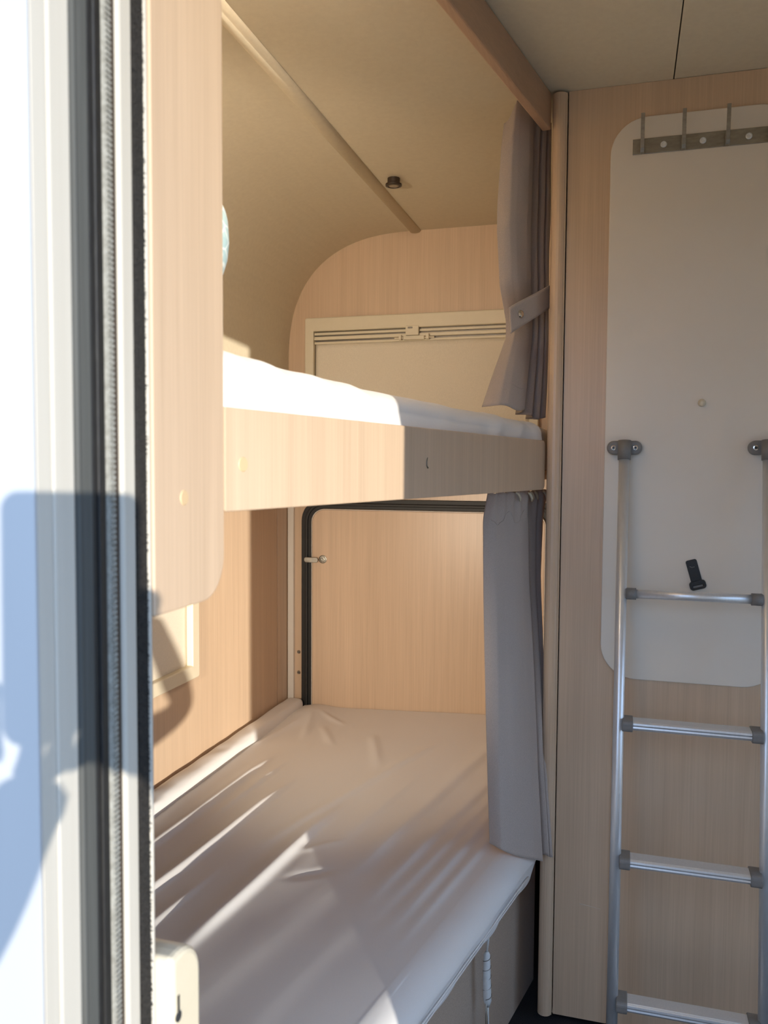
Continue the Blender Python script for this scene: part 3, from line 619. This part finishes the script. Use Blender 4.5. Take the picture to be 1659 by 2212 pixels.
# ================================================================== CABLE hanging from the lower bed
cb = empty('cable_bundle', B(-.275, -.02, .1), label='white cable wound into a bundle hanging down the side of the lower bed', cat='cable')
CBI = Matrix.Translation(-B(-.275, -.02, .1))
k0 = B(-.268, -.030, 0)
def K(ds, z, t=0): return k0 + BD * ds + BN * t + Vector((0, 0, z))
o = tube('lead', [K(-.014, .323, .012), K(-.006, .325, .016), K(.000, .314, .017), K(.004, .296, .014), K(.005, .276, .012)], .0020, 'cable', cb, n=8); o.matrix_parent_inverse = CBI
bd = tube('winding', [K(.005, .278, .012), K(.005, .272, .012), K(.006, .25, .012), K(.007, .22, .012), K(.009, .195, .012), K(.011, .180, .012), K(.013, .168, .012)], [.003, .0062, .0068, .0075, .0078, .0078, .004], 'cable', cb, n=16); bd.matrix_parent_inverse = CBI
hel = []
for i in range(120):
    q = i / 119; z = lerp(.272, .186, q); a = q * 2 * math.pi * 4.5; hel.append(K(lerp(.005, .010, q), z, .012) + (BD * math.cos(a) + BN * math.sin(a)) * lerp(.0066, .0080, q))
tube('wire_tie', hel, .0007, 'steel_dark', bd, n=5)
o = tube('lead', [K(.013, .172, .012), K(.015, .150, .012), K(.017, .12, .012), K(.017, .05, .012), K(.012, .004, .012)], .0020, 'cable', cb, n=8); o.matrix_parent_inverse = CBI
o = tube('wire_loop', [K(.004, .178, .012), K(.003, .15, .012), K(.006, .115, .013), K(.010, .1, .013), K(.011, .13, .013), K(.010, .176, .012)], .0010, 'steel', cb, n=7); o.matrix_parent_inverse = CBI

# ================================================================== ADDED FILL LIGHTS, out of view (on the near end wall and behind the pelmet)
def emis(name, c, st):
    m = bpy.data.materials.new(name); m.use_nodes = True; b = m.node_tree.nodes['Principled BSDF']
    b.inputs['Base Color'].default_value = (.8, .8, .8, 1); b.inputs['Emission Color'].default_value = (*c, 1); b.inputs['Emission Strength'].default_value = st
    return m
FILL_COL = (1.0, 0.86, 0.68)
def fill_lamp(label, x, z, target, energy, size):  # unseen lamp, added as warm fill for its bunk
    """added fill lamp hidden on the near end wall, turned to the foot end of its bunk"""
    rl = empty('fill_lamp', (x, YI, z), label=label, cat='lamp'); inv = Matrix.Translation((-x, -YI, -z))
    hp = Vector((x, .66, z)); aim = (Vector(target) - hp).normalized()
    o = lathe('wall_plate', [(0, 0), (.03, 0), (.03, .006), (.022, .010), (0, .010)], (x, YI + .0004, z), (0, 1, 0), 'cream_plastic', rl); o.matrix_parent_inverse = inv
    o = tube('arm', [(x, YI + .008, z), (x, .63, z + .005), hp - aim * .01], .006, 'alu', rl); o.matrix_parent_inverse = inv
    o = lathe('shade', [(.010, -.02), (.022, -.018), (.040, .03), (.046, .05), (.044, .05), (.038, .03), (.02, -.014), (.0, -.014)], hp, aim, 'cream_plastic', rl, n=28); o.matrix_parent_inverse = inv
    ldat = bpy.data.lights.new('fill_spot', 'SPOT'); ldat.energy = energy; ldat.color = FILL_COL; ldat.spot_size = R(size); ldat.spot_blend = 1.0; ldat.shadow_soft_size = .04
    lo_ = bpy.data.objects.new('fill_spot', ldat); col.objects.link(lo_); lo_.location = hp + aim * .052; lo_.rotation_euler = aim.to_track_quat('-Z', 'Y').to_euler(); lo_.parent = rl; lo_.matrix_parent_inverse = inv
fill_lamp('added unseen fill lamp at the head end of the upper bunk', -.84, 1.50, (-.84, 2.5, 1.74), 32, 60)
fill_lamp('added unseen fill lamp at the head end of the lower bunk', -.72, .93, (-.62, YF, .72), 66, 58)
pl_l = empty('fill_strip', B(-.93, -.02, 1.90), label='added LED fill strip hidden on the bunk side of the pelmet beam', cat='lamp'); PLI = Matrix.Translation(-B(-.93, -.02, 1.90))  # unseen strip, added to brighten the bunk ceiling and cove
o = bbox_('channel', -1.10, -.76, -.0215, -.0185, 1.885, 1.915, 'alu', pl_l); o.matrix_parent_inverse = PLI
o = bbox_('diffuser', -1.09, -.77, -.0255, -.0217, 1.889, 1.911, emis('fill_diffuser', FILL_COL, 240), pl_l); o.matrix_parent_inverse = PLI

# ================================================================== THE PHOTOGRAPHER outside the door, whose shadow falls on the frame
M['skin'] = mat('skin', (0.52, 0.32, 0.23), 0.55); noise_col(M['skin'], (60, 60, 60), (0.50, 0.305, 0.22), (0.54, 0.335, 0.245))
M['jumper'] = cloth('navy_jumper', (0.035, 0.05, 0.10), 0.95, 600, .25, .1)
M['jeans'] = cloth('blue_jeans', (0.06, 0.085, 0.14), 0.9, 900, .25, 0)
M['hair'] = mat('dark_hair', (0.03, 0.02, 0.014), 0.6); noise_col(M['hair'], (200, 200, 20), (0.02, 0.013, 0.009), (0.045, 0.03, 0.02), bump=.5, bdist=.003)
M['shoe'] = mat('dark_shoe', (0.03, 0.03, 0.03), 0.6); noise_col(M['shoe'], (90, 90, 90), (0.025, 0.025, 0.025), (0.035, 0.035, 0.035))
M['eye'] = mat('eye_white', (0.75, 0.73, 0.70), 0.3); M['iris'] = mat('iris', (0.05, 0.03, 0.02), 0.3)
M['phone'] = mat('phone_body', (0.02, 0.02, 0.025), 0.3); noise_col(M['phone'], (50, 50, 50), (0.018, 0.018, 0.022), (0.022, 0.022, 0.028))
PHC = CAM - FW * .0105 - RT * .0305 - UP * .0745
def phv(r, u, f): return PHC + RT * r + UP * u + FW * f
ph = empty('phone', PHC, label='black phone held up by the photographer outside the doorway', cat='phone')
pol = rrect(-.0455, .0455, -.083, .083, .012, 8); n_ = len(pol)
v = [phv(a, b, d) for d in (-.0045, .0045) for a, b in pol]
o = mesh('body', v, [tuple(range(n_)), tuple(range(2 * n_ - 1, n_ - 1, -1))] + [(i, (i + 1) % n_, n_ + (i + 1) % n_, n_ + i) for i in range(n_)], 'phone', ph, bevel=.0015); o.matrix_parent_inverse = Matrix.Translation(-PHC)
o = mesh('screen', [phv(a * .94, b * .965, -.0047) for a, b in pol], [tuple(range(n_))], 'black_plastic', ph); o.matrix_parent_inverse = Matrix.Translation(-PHC)

def skinned(verts, edges, radii, root=0, sub=2):
    me = bpy.data.meshes.new('tmp'); me.from_pydata([tuple(v) for v in verts], edges, []); me.update()
    ob = bpy.data.objects.new('tmp', me); col.objects.link(ob)
    sk = ob.modifiers.new('skin', 'SKIN'); sk.use_smooth_shade = True
    for i, r in enumerate(radii):
        q = me.skin_vertices[0].data[i]; q.radius = r if isinstance(r, tuple) else (r, r); q.use_root = (i == root)
    sb = ob.modifiers.new('sub', 'SUBSURF'); sb.levels = sub; sb.render_levels = sub
    dg = bpy.context.evaluated_depsgraph_get(); dg.update()
    out = bpy.data.meshes.new_from_object(ob.evaluated_get(dg)); bpy.data.objects.remove(ob); bpy.data.meshes.remove(me)
    return out
GZ = -.71
DX, DZ = -.085, -.31
def bp(x, y, z): return (x + DX, y, z + DZ)
bv_ = [bp(-.07, -.40, .47), bp(-.07, -.395, .60), bp(-.07, -.39, .74), bp(-.07, -.385, .87), bp(-.07, -.375, .97), bp(-.072, -.368, 1.035), bp(-.074, -.35, 1.085),
       bp(.02, -.38, .955), (.018, -.345, .635), (.150, -.250, .625), (.285, -.155, .652), (.208, -.125, .785), (.125, -.090, .912),
       bp(-.16, -.38, .955), (-.325, -.355, .635), (-.335, -.270, .600), (-.330, -.190, .580), (-.220, -.116, .715), (-.112, -.072, .835),
       bp(.02, -.40, .40), bp(.035, -.395, .22), bp(.04, -.385, .06), bp(.045, -.40, -.14), bp(.05, -.41, -.30), bp(.05, -.40, -.355), bp(.055, -.29, -.372),
       bp(-.16, -.40, .40), bp(-.175, -.395, .22), bp(-.18, -.385, .06), bp(-.185, -.40, -.14), bp(-.19, -.41, -.30), bp(-.19, -.40, -.355), bp(-.195, -.29, -.372), (-.300, -.150, .612)]
be = [(0, 1), (1, 2), (2, 3), (3, 4), (4, 5), (5, 6), (4, 7), (7, 8), (8, 9), (9, 10), (10, 11), (11, 12), (4, 13), (13, 14), (14, 15), (15, 16), (16, 33), (33, 17), (17, 18),
      (0, 19), (19, 20), (20, 21), (21, 22), (22, 23), (23, 24), (24, 25), (0, 26), (26, 27), (27, 28), (28, 29), (29, 30), (30, 31), (31, 32)]
br_ = [(.16, .12), (.145, .11), (.15, .115), (.155, .12), (.11, .09), .056, .055,
         .085, .064, .050, .044, .036, .029, .085, .068, .054, .046, .038, .028,
       .098, .084, .062, .056, .044, .046, .038, .098, .084, .062, .056, .044, .046, .038, .045]
bm2 = bmesh.new(); bm2.from_mesh(skinned(bv_, be, br_, 0))
# right hand round the phone: palm at its right edge, four fingers across the back, thumb on the screen side
def hand_chain(pts, rad):
    bm2.from_mesh(skinned(pts, [(i, i + 1) for i in range(len(pts) - 1)], rad, 0, 1))
wr = Vector((.125, -.090, .912)); pb = phv(.060, -.060, -.014)
hand_chain([wr, lerp(wr, pb, .5), pb, phv(.055, -.030, -.012), phv(.054, -.006, -.010)], [.028, .027, (.020, .030), (.016, .026), (.012, .018)])
hand_chain([wr, phv(.075, -.118, -.018), phv(.040, -.104, -.018), phv(.022, -.088, -.016)], [.028, .029, .027, .018])
for k, (u_, ln) in enumerate(((-.002, .066), (-.022, .074), (-.043, .070), (-.063, .056))):
    hand_chain([phv(.054, u_ * .8 - .008, -.004), phv(.056, u_, .010), phv(.040, u_ + .003, .017), phv(.054 - ln * .62, u_ + .005, .017), phv(.054 - ln, u_ + .006, .014)], [.010, .0095, .009, .0082, .0065])
hand_chain([phv(.058, -.050, -.012), phv(.054, -.026, -.020), phv(.036, -.006, -.018), phv(.016, .006, -.0155)], [.013, .0115, .010, .0075])
# left hand cradling the lower edge of the phone
wl_ = Vector((-.112, -.072, .835)); pl_ = phv(-.026, -.122, -.016)
hand_chain([wl_, lerp(wl_, pl_, .5), pl_, phv(-.004, -.112, -.014)], [.030, .034, (.032, .028), (.024, .022)])
for k, (r_, ln) in enumerate(((.022, .040), (.004, .046), (-.015, .044), (-.033, .034))):
    hand_chain([phv(r_ * .7 - .006, -.104, -.008), phv(r_, -.100, .008), phv(r_ + .002, -.088, .015), phv(r_ + .003, -.088 + ln * .6, .015), phv(r_ + .003, -.088 + ln, .012)], [.0105, .0095, .009, .0082, .0065])
hand_chain([phv(-.050, -.100, -.014), phv(-.052, -.080, -.017), phv(-.052, -.058, -.012), phv(-.051, -.040, -.006)], [.013, .0115, .0095, .0075])
# head: shaped ellipsoid with brow, nose, lips, chin and ears, joined on the neck
HC = Vector(bp(-.078, -.335, 1.165))
def head(u, v):
    th = 2 * math.pi * u; phi = math.pi * (v - .5); x = math.cos(phi) * math.sin(th); y = math.cos(phi) * math.cos(th); z = math.sin(phi)
    p = Vector((x * .074, y * .095, z * .115)); fr = max(0, y) ** 2
    if z < 0: p.x *= 1 + .28 * z; p.y *= 1 + .10 * z * (1 if y > 0 else 2.2)
    def g(cx, cz, sx, sz): return math.exp(-((p.x - cx) / sx) ** 2 - ((p.z - cz) / sz) ** 2) * (1 if y > .2 else 0)
    p.y += .024 * g(0, -.022, .010, .020) + .010 * g(0, .0, .007, .022) + .007 * g(0, .022, .045, .012) - .010 * g(.030, .006, .014, .010) - .010 * g(-.030, .006, .014, .010)
    p.y += .007 * g(0, -.056, .022, .006) + .006 * g(0, -.068, .018, .006) - .004 * g(0, -.062, .024, .0025) + .009 * g(0, -.095, .022, .016)
    return HC + p
hm = grid('tmp_head', head, 64, 48, 'skin'); bm2.from_mesh(hm.data); bpy.data.objects.remove(hm)
for sx in (-1, 1):
    ea = [HC + Vector((sx * .072, -.004 + .004 * k, -.028 + .018 * k)) for k in range(4)]
    hand_chain(ea, [(.008, .006), (.013, .007), (.016, .007), (.012, .006)])
pm = bpy.data.meshes.new('person'); bm2.to_mesh(pm); bm2.free()
for k in ('skin', 'jumper', 'jeans', 'shoe'): pm.materials.append(M[k])
for p in pm.polygons:
    c = p.center; p.use_smooth = True
    dwr = (c - wr).length; dwl = (c - wl_).length
    hand_r = (c - PHC).length < .145 or dwr < .03; hand_l = (c - pl_).length < .10 or dwl < .03
    p.material_index = 0 if ((c - HC).length < .145 or hand_r or hand_l) else 3 if c.z < -.62 else 2 if c.z < .16 else 1
pe = bpy.data.objects.new('person', pm)
link(pe, label='person in navy jumper and jeans standing outside the door holding up a phone', cat='person')
def hair(u, v):
    q = head(u, .42 + .58 * v); d = q - HC; th = 2 * math.pi * u
    q = HC + d * 1.09
    if math.cos(th) > .25: q = head(u, lerp(.80, 1, v)); q = HC + (q - HC) * 1.07
    return q + Vector((0, 0, .004)) + (q - HC).normalized() * .003 * noise.noise(q * 90)
grid('hair', hair, 64, 24, 'hair', pe)
for sx in (-1, 1):
    ey = lathe('eye', [(0, -.0115), (.006, -.0098), (.0115, 0), (.006, .0098), (.003, .0112), (0, .0115)], HC + Vector((sx * .030, .0735, .006)), (0, 1, 0), 'eye', pe, n=16)
    lathe('iris', [(0, 0), (.0052, -.0008), (.0052, .0004), (0, .0012)], HC + Vector((sx * .030, .0845, .006)), (0, 1, 0), 'iris', ey, n=14)
